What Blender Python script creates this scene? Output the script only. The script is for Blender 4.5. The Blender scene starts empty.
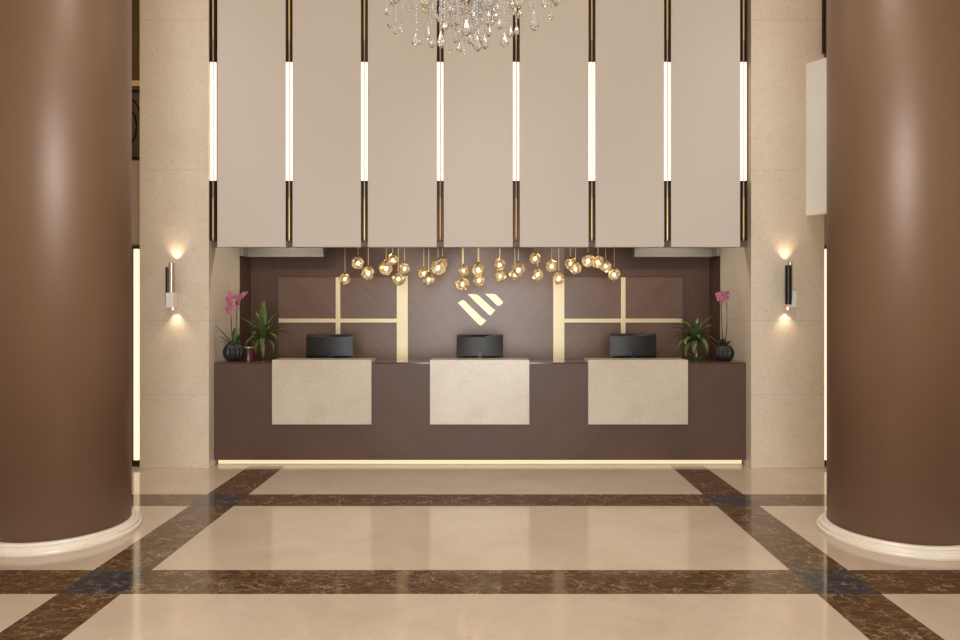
import bpy, bmesh, math, random
from mathutils import Vector, Matrix
random.seed(7)
S = bpy.context.scene
C = S.collection
F = 712.0; CX = 480.0; CY = 307.0; EYE = 1.665
PI = math.pi

def px(x, D): return (x - CX) * D / F            # photograph column -> metres sideways at depth D
def pz(y, D): return EYE - (y - CY) * D / F      # photograph row -> height at depth D
def fd(y): return F * EYE / (y - CY)             # depth of a floor point
def srgb(r, g, b):
    def c(v):
        v /= 255.0
        return v / 12.92 if v <= 0.04045 else ((v + 0.055) / 1.055) ** 2.4
    return (c(r), c(g), c(b), 1.0)

# ------------------------------------------------------------------ materials
def new_mat(name):
    m = bpy.data.materials.new(name); m.use_nodes = True
    nt = m.node_tree; b = nt.nodes['Principled BSDF']
    return m, nt, b
def N(nt, t, **kw):
    n = nt.nodes.new(t)
    for k, v in kw.items(): setattr(n, k, v)
    return n
def coords(nt, scale=(1, 1, 1), rot=(0, 0, 0)):
    t = N(nt, 'ShaderNodeTexCoord'); mp = N(nt, 'ShaderNodeMapping')
    mp.inputs['Scale'].default_value = scale; mp.inputs['Rotation'].default_value = rot
    nt.links.new(t.outputs['Object'], mp.inputs['Vector'])
    return mp.outputs['Vector']
def noise(nt, vec, scale, detail=4, rough=0.55, dist=0.0):
    n = N(nt, 'ShaderNodeTexNoise')
    n.inputs['Scale'].default_value = scale; n.inputs['Detail'].default_value = detail
    n.inputs['Roughness'].default_value = rough; n.inputs['Distortion'].default_value = dist
    nt.links.new(vec, n.inputs['Vector'])
    return n.outputs['Fac']
def ramp(nt, fac, stops, interp='LINEAR'):
    r = N(nt, 'ShaderNodeValToRGB'); r.color_ramp.interpolation = interp
    e = r.color_ramp.elements
    e[0].position, e[0].color = stops[0]; e[1].position, e[1].color = stops[-1]
    for p, c in stops[1:-1]:
        k = e.new(p); k.color = c
    nt.links.new(fac, r.inputs['Fac'])
    return r.outputs['Color']
def mixc(nt, fac, a, b, mode='MIX'):
    m = N(nt, 'ShaderNodeMix', data_type='RGBA', blend_type=mode)
    for sock, v in ((m.inputs[0], fac), (m.inputs[6], a), (m.inputs[7], b)):
        if hasattr(v, 'node'): nt.links.new(v, sock)
        else: sock.default_value = v
    return m.outputs[2]
def math_n(nt, op, a, b=None):
    m = N(nt, 'ShaderNodeMath', operation=op)
    for i, v in enumerate((a, b)):
        if v is None: continue
        if hasattr(v, 'node'): nt.links.new(v, m.inputs[i])
        else: m.inputs[i].default_value = v
    return m.outputs[0]
def bump(nt, b, h, strength, dist=0.01):
    k = N(nt, 'ShaderNodeBump'); k.inputs['Strength'].default_value = strength; k.inputs['Distance'].default_value = dist
    nt.links.new(h, k.inputs['Height']); nt.links.new(k.outputs['Normal'], b.inputs['Normal'])

def plain(name, col, rough=0.5, metal=0.0, var=0.06, nscale=20.0, spec=0.5):
    m, nt, b = new_mat(name)
    v = coords(nt); f = noise(nt, v, nscale, 3)
    d = tuple(c * (1 - var) for c in col[:3]) + (1,); l = tuple(min(1, c * (1 + var)) for c in col[:3]) + (1,)
    nt.links.new(ramp(nt, f, [(0.3, d), (0.7, l)]), b.inputs['Base Color'])
    b.inputs['Roughness'].default_value = rough; b.inputs['Metallic'].default_value = metal
    b.inputs['Specular IOR Level'].default_value = spec
    return m
def emit(name, col, strength):
    m, nt, b = new_mat(name)
    b.inputs['Base Color'].default_value = col; b.inputs['Emission Color'].default_value = col
    b.inputs['Emission Strength'].default_value = strength; b.inputs['Roughness'].default_value = 0.4
    return m

def stone(name, base, dark, light, rough, speck=0.5, scale=1.0, joint=None):
    m, nt, b = new_mat(name)
    v = coords(nt)
    big = noise(nt, v, 2.2 * scale, 5, 0.6, 0.6)
    c1 = ramp(nt, big, [(0.3, dark), (0.5, base), (0.72, light)])
    fine = noise(nt, v, 26 * scale, 6, 0.75, 0.5)
    c2 = ramp(nt, fine, [(0.28, tuple(x * 0.62 for x in base[:3]) + (1,)), (0.47, base), (0.55, base), (0.75, light)])
    col = mixc(nt, speck, c1, c2)
    if joint:
        sx = N(nt, 'ShaderNodeSeparateXYZ'); nt.links.new(v, sx.inputs[0])
        tot = None
        for z in joint:
            d = math_n(nt, 'ABSOLUTE', math_n(nt, 'SUBTRACT', sx.outputs[2], z))
            l = math_n(nt, 'LESS_THAN', d, 0.004)
            tot = l if tot is None else math_n(nt, 'MAXIMUM', tot, l)
        col = mixc(nt, math_n(nt, 'MULTIPLY', tot, 0.30), col, tuple(x * 0.5 for x in base[:3]) + (1,))
    nt.links.new(col, b.inputs['Base Color'])
    b.inputs['Roughness'].default_value = rough
    return m
def emperador(name, base, dark, light, vein, rough, veinamt=0.6):
    m, nt, b = new_mat(name)
    v = coords(nt, (1, 2.2, 1), (0, 0, 0.35))
    n1 = noise(nt, v, 11, 9, 0.76, 0.7)
    c = ramp(nt, n1, [(0.28, dark), (0.5, base), (0.76, light)])
    n3 = noise(nt, coords(nt, (1, 2.6, 1), (0, 0, -0.4)), 46, 6, 0.8, 1.4)
    c = mixc(nt, ramp(nt, n3, [(0.52, (0, 0, 0, 1)), (0.70, (0.75, 0.75, 0.75, 1))]), c, light)
    wv = N(nt, 'ShaderNodeTexNoise'); wv.inputs['Scale'].default_value = 5.0; wv.inputs['Detail'].default_value = 4
    cv = coords(nt, (1, 1.5, 1), (0, 0, 0.5)); nt.links.new(cv, wv.inputs['Vector'])
    wc = mixc(nt, 0.22, cv, wv.outputs['Color'], 'LINEAR_LIGHT')
    vo = N(nt, 'ShaderNodeTexVoronoi', feature='DISTANCE_TO_EDGE'); vo.inputs['Scale'].default_value = 9.0
    nt.links.new(wc, vo.inputs['Vector'])
    cr = ramp(nt, vo.outputs['Distance'], [(0.0, (0.62, 0.62, 0.62, 1)), (0.05, (0, 0, 0, 1))])
    cr = mixc(nt, 1.0, cr, ramp(nt, noise(nt, coords(nt), 7.0, 3), [(0.42, (0, 0, 0, 1)), (0.62, (1, 1, 1, 1))]), 'MULTIPLY')
    c = mixc(nt, cr, c, vein)
    n2 = noise(nt, coords(nt, (1, 1, 1), (0, 0, 0.9)), 2.6, 5, 0.6, 0.3)
    w = math_n(nt, 'ABSOLUTE', math_n(nt, 'SUBTRACT', n2, 0.5))
    brk = noise(nt, coords(nt), 2.4, 2)
    vm = ramp(nt, w, [(0.0, (veinamt, veinamt, veinamt, 1)), (0.0035, (0, 0, 0, 1))])
    vm = mixc(nt, 1.0, vm, ramp(nt, brk, [(0.48, (0, 0, 0, 1)), (0.56, (1, 1, 1, 1))]), 'MULTIPLY')
    c = mixc(nt, vm, c, vein)
    nt.links.new(c, b.inputs['Base Color'])
    b.inputs['Roughness'].default_value = rough
    return m
def wood(name, dark, light, rough, diag=True, spec=0.5, planks=0.16):
    m, nt, b = new_mat(name)
    t = N(nt, 'ShaderNodeTexCoord'); sx = N(nt, 'ShaderNodeSeparateXYZ'); nt.links.new(t.outputs['Object'], sx.inputs[0])
    cx = N(nt, 'ShaderNodeCombineXYZ')
    if diag:
        ax = math_n(nt, 'ABSOLUTE', sx.outputs[0])
        u = math_n(nt, 'MULTIPLY', math_n(nt, 'SUBTRACT', ax, sx.outputs[2]), 0.7071)
        w = math_n(nt, 'MULTIPLY', math_n(nt, 'ADD', ax, sx.outputs[2]), 0.7071)
    else:
        u = math_n(nt, 'ADD', sx.outputs[0], math_n(nt, 'MULTIPLY', sx.outputs[1], 1.0)); w = sx.outputs[2]
    nt.links.new(math_n(nt, 'MULTIPLY', u, 12.0), cx.inputs[0]); nt.links.new(math_n(nt, 'MULTIPLY', w, 0.8), cx.inputs[1])
    g = noise(nt, cx.outputs[0], 2.4, 6, 0.6, 0.2)
    fl = math_n(nt, 'FLOOR', math_n(nt, 'DIVIDE', u, planks))
    wn = N(nt, 'ShaderNodeTexWhiteNoise', noise_dimensions='1D'); nt.links.new(fl, wn.inputs['W'])
    mixv = math_n(nt, 'ADD', math_n(nt, 'MULTIPLY', g, 0.78), math_n(nt, 'MULTIPLY', wn.outputs['Value'], 0.22))
    nt.links.new(ramp(nt, mixv, [(0.12, dark), (0.88, light)]), b.inputs['Base Color'])
    b.inputs['Roughness'].default_value = rough; b.inputs['Specular IOR Level'].default_value = spec
    return m

M = {}
JZ = [pz(v, 7.35) for v in (394.5, 320.5, 170, 20)]
M['pier'] = stone('pier_limestone', srgb(218, 202, 180), srgb(207, 189, 165), srgb(228, 214, 195), 0.42, 0.6, 1.0, JZ)
M['slab'] = stone('counter_marble', srgb(206, 193, 173), srgb(192, 176, 152), srgb(218, 206, 188), 0.25, 0.5, 1.2)
M['floor'] = stone('floor_cream_marble', srgb(190, 170, 147), srgb(182, 161, 137), srgb(197, 178, 156), 0.10, 0.25, 0.8)
M['brown'] = emperador('floor_brown_marble', srgb(82, 58, 38), srgb(46, 31, 19), srgb(128, 98, 66), srgb(186, 162, 130), 0.09)
M['cross'] = emperador('floor_charcoal_marble', srgb(46, 44, 46), srgb(20, 21, 25), srgb(108, 104, 102), srgb(150, 140, 130), 0.08, 0.3)
M['base'] = stone('column_base_stone', srgb(222, 210, 192), srgb(212, 198, 178), srgb(232, 221, 205), 0.3, 0.3, 1.0)
M['column'] = plain('column_bronze_paint', srgb(120, 88, 64), 0.46, 0.2, 0.02, 6.0, 1.0)
M['wood'] = wood('walnut_chevron_veneer', srgb(94, 65, 49), srgb(122, 90, 70), 0.36, True, 0.7)
M['wood_v'] = wood('walnut_straight_veneer', srgb(72, 45, 29), srgb(95, 62, 43), 0.42, False)
M['desk'] = wood('desk_walnut_veneer', srgb(82, 60, 50), srgb(98, 73, 61), 0.45, True, 0.4)
M['desk_top'] = plain('desk_polished_top', srgb(88, 64, 52), 0.10, 0.0, 0.05, 30)
M['panel'] = plain('panel_cream_fabric', srgb(205, 194, 182), 0.75, 0.0, 0.012, 160, 0.2)
M['white'] = plain('white_plaster', srgb(222, 214, 202), 0.6, 0.0, 0.01, 10)
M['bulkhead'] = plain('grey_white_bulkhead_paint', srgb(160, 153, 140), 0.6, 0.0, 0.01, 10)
M['bright'] = plain('bright_white_paint', srgb(238, 234, 229), 0.55, 0.0, 0.01, 10)
M['backing'] = plain('bronze_backing', srgb(120, 92, 68), 0.5, 0.1, 0.04, 8)
M['bronze'] = plain('dark_bronze_metal', srgb(62, 42, 28), 0.28, 0.8, 0.08, 40)
M['copper'] = plain('brushed_bronze_tube', srgb(196, 172, 152), 0.28, 0.7, 0.05, 60)
M['brass'] = plain('satin_brass', srgb(226, 198, 138), 0.3, 0.5, 0.04, 40)
M['brass_light'] = plain('pale_brass_inlay', srgb(232, 216, 176), 0.36, 0.2, 0.02, 12)
M['gold'] = plain('chandelier_gold', srgb(206, 160, 78), 0.2, 0.95, 0.05, 40)
M['black'] = plain('black_metal', srgb(26, 24, 23), 0.34, 0.3, 0.08, 30)
M['mon_back'] = plain('black_monitor_plastic', srgb(22, 20, 18), 0.45, 0.0, 0.06, 40)
M['vase'] = plain('black_glazed_ceramic', srgb(28, 27, 28), 0.42, 0.0, 0.1, 20)
M['redpot'] = plain('oxblood_ceramic', srgb(78, 34, 22), 0.3, 0.0, 0.1, 20)
M['stalk'] = plain('palm_trunk_bark', srgb(176, 150, 112), 0.8, 0.0, 0.25, 60)
M['stem'] = plain('orchid_stem_brown', srgb(92, 72, 44), 0.6, 0.0, 0.1, 40)
M['soil'] = plain('potting_soil', srgb(45, 32, 22), 0.9, 0.0, 0.3, 90)
M['leaf'] = plain('palm_leaf_green', srgb(96, 110, 60), 0.38, 0.0, 0.35, 14)
M['leaf_dark'] = plain('orchid_leaf_green', srgb(58, 76, 40), 0.36, 0.0, 0.25, 14)
M['petal'] = plain('orchid_petal_pink', srgb(190, 112, 136), 0.6, 0.0, 0.2, 30)
M['lip'] = plain('orchid_lip_magenta', srgb(168, 62, 100), 0.5, 0.0, 0.15, 30)
M['ceil'] = plain('ceiling_paint', srgb(226, 216, 200), 0.8, 0.0, 0.01, 5)
M['fascia'] = plain('mezzanine_fascia_paint', srgb(176, 152, 122), 0.6, 0.0, 0.03, 8)
M['mezz'] = plain('mezzanine_tan_paint', srgb(140, 112, 74), 0.6, 0.0, 0.05, 8)
M['iron'] = plain('wrought_iron', srgb(28, 22, 18), 0.45, 0.6, 0.1, 30)
M['tube'] = emit('lit_tube', (1.0, 0.88, 0.68, 1), 1.3)
M['led'] = emit('lit_led_diffuser', (1.0, 0.80, 0.56, 1), 1.2)
M['toe'] = emit('lit_plinth_strip', (1.0, 0.84, 0.54, 1), 0.5)
M['wall_glow'] = emit('lit_wall_glow_strip', (1.0, 0.84, 0.62, 1), 8.0)
M['bulb'] = emit('lit_filament_bulb', (1.0, 0.90, 0.70, 1), 9.0)
M['candle'] = emit('lit_candle_bulb', (1.0, 0.82, 0.58, 1), 5.0)
M['added_lamp_face'] = emit('lit_added_ceiling_lens', (1.0, 0.86, 0.68, 1), 3.0)
M['wax'] = plain('candle_sleeve_ivory', srgb(236, 226, 204), 0.5, 0.0, 0.02, 20)

def glass_crystal():
    m, nt, b = new_mat('clear_crystal')
    b.inputs['Base Color'].default_value = (1, 1, 1, 1); b.inputs['Roughness'].default_value = 0.02
    b.inputs['Transmission Weight'].default_value = 0.93; b.inputs['IOR'].default_value = 1.5
    return m
M['crystal'] = glass_crystal()
def glass_frost():
    m, nt, b = new_mat('frosted_cup_glass')
    b.inputs['Base Color'].default_value = srgb(250, 240, 222); b.inputs['Roughness'].default_value = 0.2
    b.inputs['Transmission Weight'].default_value = 0.55; b.inputs['IOR'].default_value = 1.4
    return m
M['frost'] = glass_frost()
M['bead'] = glass_crystal(); M['bead'].name = 'crystal_bead'
M['bead'].node_tree.nodes['Principled BSDF'].inputs['Transmission Weight'].default_value = 0.65
def glass_amber():
    m, nt, b = new_mat('amber_pendant_glass')
    out = nt.nodes['Material Output']
    v = coords(nt); f = noise(nt, v, 16, 3)
    tint = ramp(nt, f, [(0.3, (0.84, 0.72, 0.48, 1)), (0.7, (0.98, 0.91, 0.72, 1))])
    tr = N(nt, 'ShaderNodeBsdfTransparent'); nt.links.new(tint, tr.inputs['Color'])
    gl = N(nt, 'ShaderNodeBsdfGlossy'); gl.inputs['Color'].default_value = (1.0, 0.92, 0.76, 1); gl.inputs['Roughness'].default_value = 0.08
    tl = N(nt, 'ShaderNodeBsdfTranslucent'); tl.inputs['Color'].default_value = (1.0, 0.92, 0.74, 1)
    lw = N(nt, 'ShaderNodeLayerWeight'); lw.inputs['Blend'].default_value = 0.45
    m1 = N(nt, 'ShaderNodeMixShader'); m1.inputs[0].default_value = 0.42
    nt.links.new(tr.outputs[0], m1.inputs[1]); nt.links.new(tl.outputs[0], m1.inputs[2])
    m2 = N(nt, 'ShaderNodeMixShader'); nt.links.new(lw.outputs['Fresnel'], m2.inputs[0])
    nt.links.new(m1.outputs[0], m2.inputs[1]); nt.links.new(gl.outputs[0], m2.inputs[2])
    nt.links.new(m2.outputs[0], out.inputs['Surface'])
    return m
M['amber'] = glass_amber()
def window_glass():
    m, nt, b = new_mat('window_glass')
    b.inputs['Transmission Weight'].default_value = 1.0; b.inputs['Roughness'].default_value = 0.0
    b.inputs['IOR'].default_value = 1.1
    return m
M['glass'] = window_glass()

# ------------------------------------------------------------------ geometry helpers
def obj(name, bm, mat, parent=None, smooth=False, loc=None):
    me = bpy.data.meshes.new(name); bm.normal_update(); bm.to_mesh(me); bm.free()
    for mm in (mat if isinstance(mat, (list, tuple)) else [mat]): me.materials.append(mm)
    if smooth:
        for p in me.polygons: p.use_smooth = True
    o = bpy.data.objects.new(name, me); C.objects.link(o)
    if parent: o.parent = parent
    if loc: o.location = loc
    return o
def root(name, label, cat, loc=(0, 0, 0), group=None, kind=None):
    o = bpy.data.objects.new(name, None); C.objects.link(o); o.location = loc
    o.empty_display_size = 0.1
    return tag(o, label, cat, group, kind)
def tag(o, label, cat, group=None, kind=None):
    o['label'] = label; o['category'] = cat
    if group: o['group'] = group
    if kind: o['kind'] = kind
    return o
def struct(name, bm, mat, smooth=False):
    o = obj(name, bm, mat, None, smooth); o['kind'] = 'structure'; return o
def box(bm, x0, x1, y0, y1, z0, z1, bev=0.0, mi=0):
    x0, x1 = sorted((x0, x1)); y0, y1 = sorted((y0, y1)); z0, z1 = sorted((z0, z1))
    vs = [bm.verts.new(p) for p in ((x0, y0, z0), (x1, y0, z0), (x1, y1, z0), (x0, y1, z0), (x0, y0, z1), (x1, y0, z1), (x1, y1, z1), (x0, y1, z1))]
    fs = [bm.faces.new([vs[i] for i in q]) for q in ((3, 2, 1, 0), (4, 5, 6, 7), (0, 1, 5, 4), (1, 2, 6, 5), (2, 3, 7, 6), (3, 0, 4, 7))]
    for f in fs: f.material_index = mi
    if bev > 0:
        es = list({e for f in fs for e in f.edges})
        bmesh.ops.bevel(bm, geom=es, offset=bev, segments=2, affect='EDGES', profile=0.7)
    return bm
def B(*a, **k): return box(bmesh.new(), *a, **k)
def lathe(bm, prof, cx=0, cy=0, seg=32, rfun=None, cap=True):
    rings = []
    for r, z in prof:
        ring = []
        for i in range(seg):
            a = 2 * PI * i / seg
            rr = r * (rfun(a, z) if rfun else 1)
            ring.append(bm.verts.new((cx + rr * math.cos(a), cy + rr * math.sin(a), z)))
        rings.append(ring)
    for a, b in zip(rings, rings[1:]):
        for i in range(seg):
            bm.faces.new((a[i], a[(i + 1) % seg], b[(i + 1) % seg], b[i]))
    if cap:
        bm.faces.new(rings[0][::-1]); bm.faces.new(rings[-1])
    return bm
def tube(bm, pts, r, seg=8, r1=None):
    pts = [Vector(p) for p in pts]; n = len(pts); rings = []
    up = Vector((0, 0, 1))
    for i, p in enumerate(pts):
        d = (pts[min(i + 1, n - 1)] - pts[max(i - 1, 0)]).normalized()
        a = d.cross(up)
        if a.length < 1e-3: a = d.cross(Vector((0, 1, 0)))
        a.normalize(); b = d.cross(a)
        rr = r if r1 is None else r + (r1 - r) * i / max(1, n - 1)
        rings.append([bm.verts.new(p + a * rr * math.cos(2 * PI * k / seg) + b * rr * math.sin(2 * PI * k / seg)) for k in range(seg)])
    for a, b in zip(rings, rings[1:]):
        for k in range(seg): bm.faces.new((a[k], a[(k + 1) % seg], b[(k + 1) % seg], b[k]))
    bm.faces.new(rings[0][::-1]); bm.faces.new(rings[-1])
    return bm
def ball(bm, c, r, sub=1, sz=1.0):
    ret = bmesh.ops.create_icosphere(bm, subdivisions=sub, radius=r)
    for v in ret['verts']: v.co = Vector((v.co.x, v.co.y, v.co.z * sz)) + Vector(c)
    return bm
def prism_xz(bm, poly, y0, y1):
    a = [bm.verts.new((x, y0, z)) for x, z in poly]; b = [bm.verts.new((x, y1, z)) for x, z in poly]
    n = len(poly)
    bm.faces.new(a); bm.faces.new(b[::-1])
    for i in range(n): bm.faces.new((a[i], b[i], b[(i + 1) % n], a[(i + 1) % n]))
    bmesh.ops.recalc_face_normals(bm, faces=bm.faces)
    return bm
def leaf(bm, base, ang, tilt, length, width, droop, seg=9):
    """a strap leaf: ang = heading, tilt = start elevation, droop = how far it arches over"""
    h = Vector((math.cos(ang), math.sin(ang), 0)); side = Vector((-math.sin(ang), math.cos(ang), 0))
    p = Vector(base); rows = []
    for i in range(seg + 1):
        t = i / seg
        el = tilt - droop * t
        d = h * math.cos(el) + Vector((0, 0, 1)) * math.sin(el)
        up = -h * math.sin(el) + Vector((0, 0, 1)) * math.cos(el)
        w = width * (0.35 + 0.65 * math.sin(PI * min(1, t * 1.35 + 0.12)) if t < 0.5 else (1 - ((t - 0.5) / 0.5) ** 1.7)) * 0.5 + 0.0004
        rows.append((bm.verts.new(p + side * w + up * w * 0.3), bm.verts.new(p), bm.verts.new(p - side * w + up * w * 0.3)))
        p = p + d * (length / seg)
    for a, b in zip(rows, rows[1:]):
        bm.faces.new((a[0], a[1], b[1], b[0])); bm.faces.new((a[1], a[2], b[2], b[1]))

# ------------------------------------------------------------------ depths
D1 = 7.35            # front of the stone piers and of the cream panels
DD = 7.49            # front of the desk
DB = 8.70            # back wall of the niche
XN = 2.80            # half width of the niche
DS = 8.30            # where the stone return ends
XO = 3.515           # outer edge of the piers
ZP = pz(247, D1)     # bottom edge of the cream panels
ZC = 6.0
YF = -1.6

# ------------------------------------------------------------------ floor, one mesh of inlaid stones
def floor_x(side, edge, y):
    if side < 0:
        return -(0.0)
bm = bmesh.new()
ys = [YF, fd(740), fd(700), fd(594), fd(570), fd(506), fd(494.3), fd(465.6), 9.2]
ys = sorted(set(ys))
# the two long bands run towards the desk; measured at two rows each
def line(xa, ya, xb, yb):
    Xa, Da, Xb, Db_ = px(xa, fd(ya)), fd(ya), px(xb, fd(yb)), fd(yb)
    return lambda D: Xa + (Xb - Xa) * (D - Da) / (Db_ - Da)
LO = line(250, 465.6, 0, 632.5); LI = line(285.5, 465.6, 61.8, 640)
RI = line(670, 465.6, 870, 640); RO = line(703.3, 465.6, 945, 640)
edges = [lambda D: -5.4, LO, LI, RI, RO, lambda D: 5.4]
for j in range(len(ys) - 1):
    Da, Db_ = ys[j], ys[j + 1]
    trans = abs(Da - fd(594)) < 1e-6 or abs(Da - fd(506)) < 1e-6 or abs(Da - fd(740)) < 1e-6
    for i in range(5):
        q = [(edges[i](Da), Da), (edges[i + 1](Da), Da), (edges[i + 1](Db_), Db_), (edges[i](Db_), Db_)]
        f = bm.faces.new([bm.verts.new((x, y, 0)) for x, y in q])
        band = i in (1, 3) and Db_ <= fd(465.6) + 1e-6
        f.material_index = 2 if (band and trans) else 1 if (band or trans) else 0
bmesh.ops.remove_doubles(bm, verts=bm.verts, dist=1e-5)
struct('floor', bm, [M['floor'], M['brown'], M['cross']])

# ------------------------------------------------------------------ room shell
struct('ceiling', B(-5.4, 5.4, YF, 9.2, ZC, ZC + 0.1), M['ceil'])
struct('wall_left', B(-5.5, -5.4, YF, 9.2, 0, ZC), M['pier'])
struct('wall_right', B(5.4, 5.5, YF, 9.2, 0, ZC), M['pier'])
# wall behind the viewer; its wide glazed opening is added to carry front light
bm = bmesh.new()
WX = [(-1.5, 1.5)]
box(bm, -5.5, -1.5, YF - 0.2, YF, 0, ZC); box(bm, 1.5, 5.5, YF - 0.2, YF, 0, ZC); box(bm, -1.5, 1.5, YF - 0.2, YF, 3.7, ZC)
struct('wall_front', bm, M['pier'])
for k, (a, b) in enumerate(WX):
    bm = bmesh.new()
    for t in range(3):
        x = a + (b - a) * t / 2
        box(bm, x - 0.03, x + 0.03, YF - 0.16, YF - 0.10, 0, 3.7)
    for z in (0.03, 2.4, 3.67): box(bm, a, b, YF - 0.16, YF - 0.10, z - 0.03, z + 0.03)
    w = struct('window_%d' % (k + 1), bm, M['bronze'])
    obj('glass', B(a, b, YF - 0.134, YF - 0.126, 0, 3.7), M['glass'], w)

# stone piers either side of the niche, each with its deep return
for side, s, XO in (('left', -1, 3.515), ('right', 1, 3.556)):
    bm = bmesh.new()
    box(bm, s * XN, s * XO, D1, DS, 0, ZC, 0.006)
    struct('wall_%s_pier' % side, bm, M['pier'])
    struct('wall_%s_niche' % side, B(s * XN, s * (XN + 0.3), DS, DB + 0.1, 0, 3.0), M['wood_v'])
# back wall of the niche: straight veneer frame round a recessed chevron field
fx0, fx1, fz = px(279, DB), px(682, DB), pz(277, DB)
struct('wall_back', B(-XN, XN, DB, DB + 0.1, 0, 3.0), M['wood'])
bm = bmesh.new()
box(bm, -XN, fx0, DB - 0.014, DB, 0, 3.0, 0.003); box(bm, fx1, XN, DB - 0.014, DB, 0, 3.0, 0.003)
box(bm, fx0, px(397, DB), DB - 0.014, DB, fz, 3.0, 0.003); box(bm, px(564.2, DB), fx1, DB - 0.014, DB, fz, 3.0, 0.003)
struct('trim_1', bm, M['wood_v'])
struct('ceiling_niche', B(-XN, XN, 7.56, DB, 2.75, 2.85), M['wood_v'])
# white bulkheads tucked under the niche ceiling at both ends
for k, s in ((2, -1), (3, 1)):
    bm = bmesh.new()
    xe = px(324, 8.5) if s < 0 else px(634, 8.5)
    box(bm, s * XN, xe, 8.47, DB - 0.014, pz(257, 8.5), 2.75, 0.004)
    box(bm, s * XN, s * (XN - 0.04), DS, 8.47, pz(257, 8.5), 2.75, 0.004)
    struct('trim_%d' % k, bm, M['bulkhead'])
# backing wall behind the cream panels
struct('wall_back_upper', B(-XN, XN, D1 + 0.085, D1 + 0.2, ZP + 0.012, ZC), M['backing'])
# aisles beyond the piers: fascia, dark wall and mezzanine
for side, s in (('left', -1), ('right', 1)):
    struct('wall_%s_aisle' % side, B(s * 3.70, s * 5.4, D1 + 0.2, D1 + 0.3, 0, 2.32), M['fascia'])
    struct('wall_%s_fascia' % side, B(s * XO, s * 5.4, D1 + 0.12, D1 + 0.32, 2.32, 3.2), M['fascia'])
    struct('wall_%s_mezzanine' % side, B(s * XO, s * 5.4, 9.0, 9.1, 0, ZC), M['mezz'])
    r = root('balcony_railing', 'dark wrought iron balcony railing above the %s aisle' % ('left' if s < 0 else 'right'), 'railing', (s * 4.45, D1 + 0.2, 3.2), 'mezzanine railings')
    w = 0.92
    obj('top_rail', B(-w, w, -0.03, 0.03, 0.80, 0.86, 0.01), M['brass'], r)
    bm = bmesh.new()
    box(bm, -w, w, -0.012, 0.012, 0.03, 0.055); box(bm, -w, w, -0.012, 0.012, 0.74, 0.765)
    obj('rail_bars', bm, M['iron'], r)
    for k in range(7):
        x0 = -w + 0.03 + k * (2 * w - 0.06) / 6
        obj('baluster', B(x0 - 0.01, x0 + 0.01, -0.01, 0.01, 0, 0.8), M['iron'], r)
    for k in range(6):
        x0 = -w + 0.03 + (k + 0.5) * (2 * w - 0.06) / 6
        pts = [(x0 + 0.115 * math.cos(a) * (1 - a / 14), 0, 0.40 + 0.3 * math.sin(a) * (1 - a / 14)) for a in [i * 0.35 for i in range(30)]]
        obj('scroll', tube(bmesh.new(), pts, 0.010, 6), M['iron'], r, True)

# lit vertical strips in the slots beside the piers
for s, xa, xb in ((-1, 134.0, 138.6), (1, 824.6, 828.6)):
    Dl = 7.46
    r = root('light_strip', 'tall warm lit strip in the slot between the %s column and its stone pier' % ('left' if s < 0 else 'right'), 'light', (px((xa + xb) / 2, Dl), Dl, 0), 'slot lights')
    hw = (xb - xa) / 2 * Dl / F
    z0, z1 = pz(460, Dl), pz(249, Dl)
    obj('diffuser', B(-hw, hw, -0.01, 0.05, z0, z1, 0.004), M['led'], r)
    obj('foot', B(-hw - 0.012, hw + 0.012, -0.02, 0.07, 0, z0), M['bronze'], r)
    obj('side_frame', B(s * hw, s * (hw + 0.016), -0.03, 0.07, z0, z1 + 0.02), M['bronze'], r)
    obj('cap', B(-hw - 0.012, hw + 0.012, -0.02, 0.07, z1, z1 + 0.025), M['bronze'], r)

# ------------------------------------------------------------------ big round columns
for nm, X, D in (('left', -3.115, 5.28), ('right', 3.072, 5.22)):
    R = 0.478
    t = root('column', 'thick round bronze-brown column at the %s edge of the hall' % nm, 'column', (X, D, 0), 'round lobby columns', 'thing')
    bm = lathe(bmesh.new(), [(R, 0.06), (R, ZC)], seg=128)
    o = obj('shaft', bm, M['column'], t, True)
    prof = [(R + 0.068, 0.0), (R + 0.072, 0.012), (R + 0.070, 0.024), (R + 0.058, 0.030), (R + 0.056, 0.034), (R + 0.055, 0.046), (R + 0.046, 0.054), (R + 0.034, 0.058), (R + 0.030, 0.064), (R + 0.022, 0.072), (R + 0.001, 0.074)]
    obj('base_ring', lathe(bmesh.new(), prof, seg=160, cap=False), M['base'], t, False)

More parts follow.
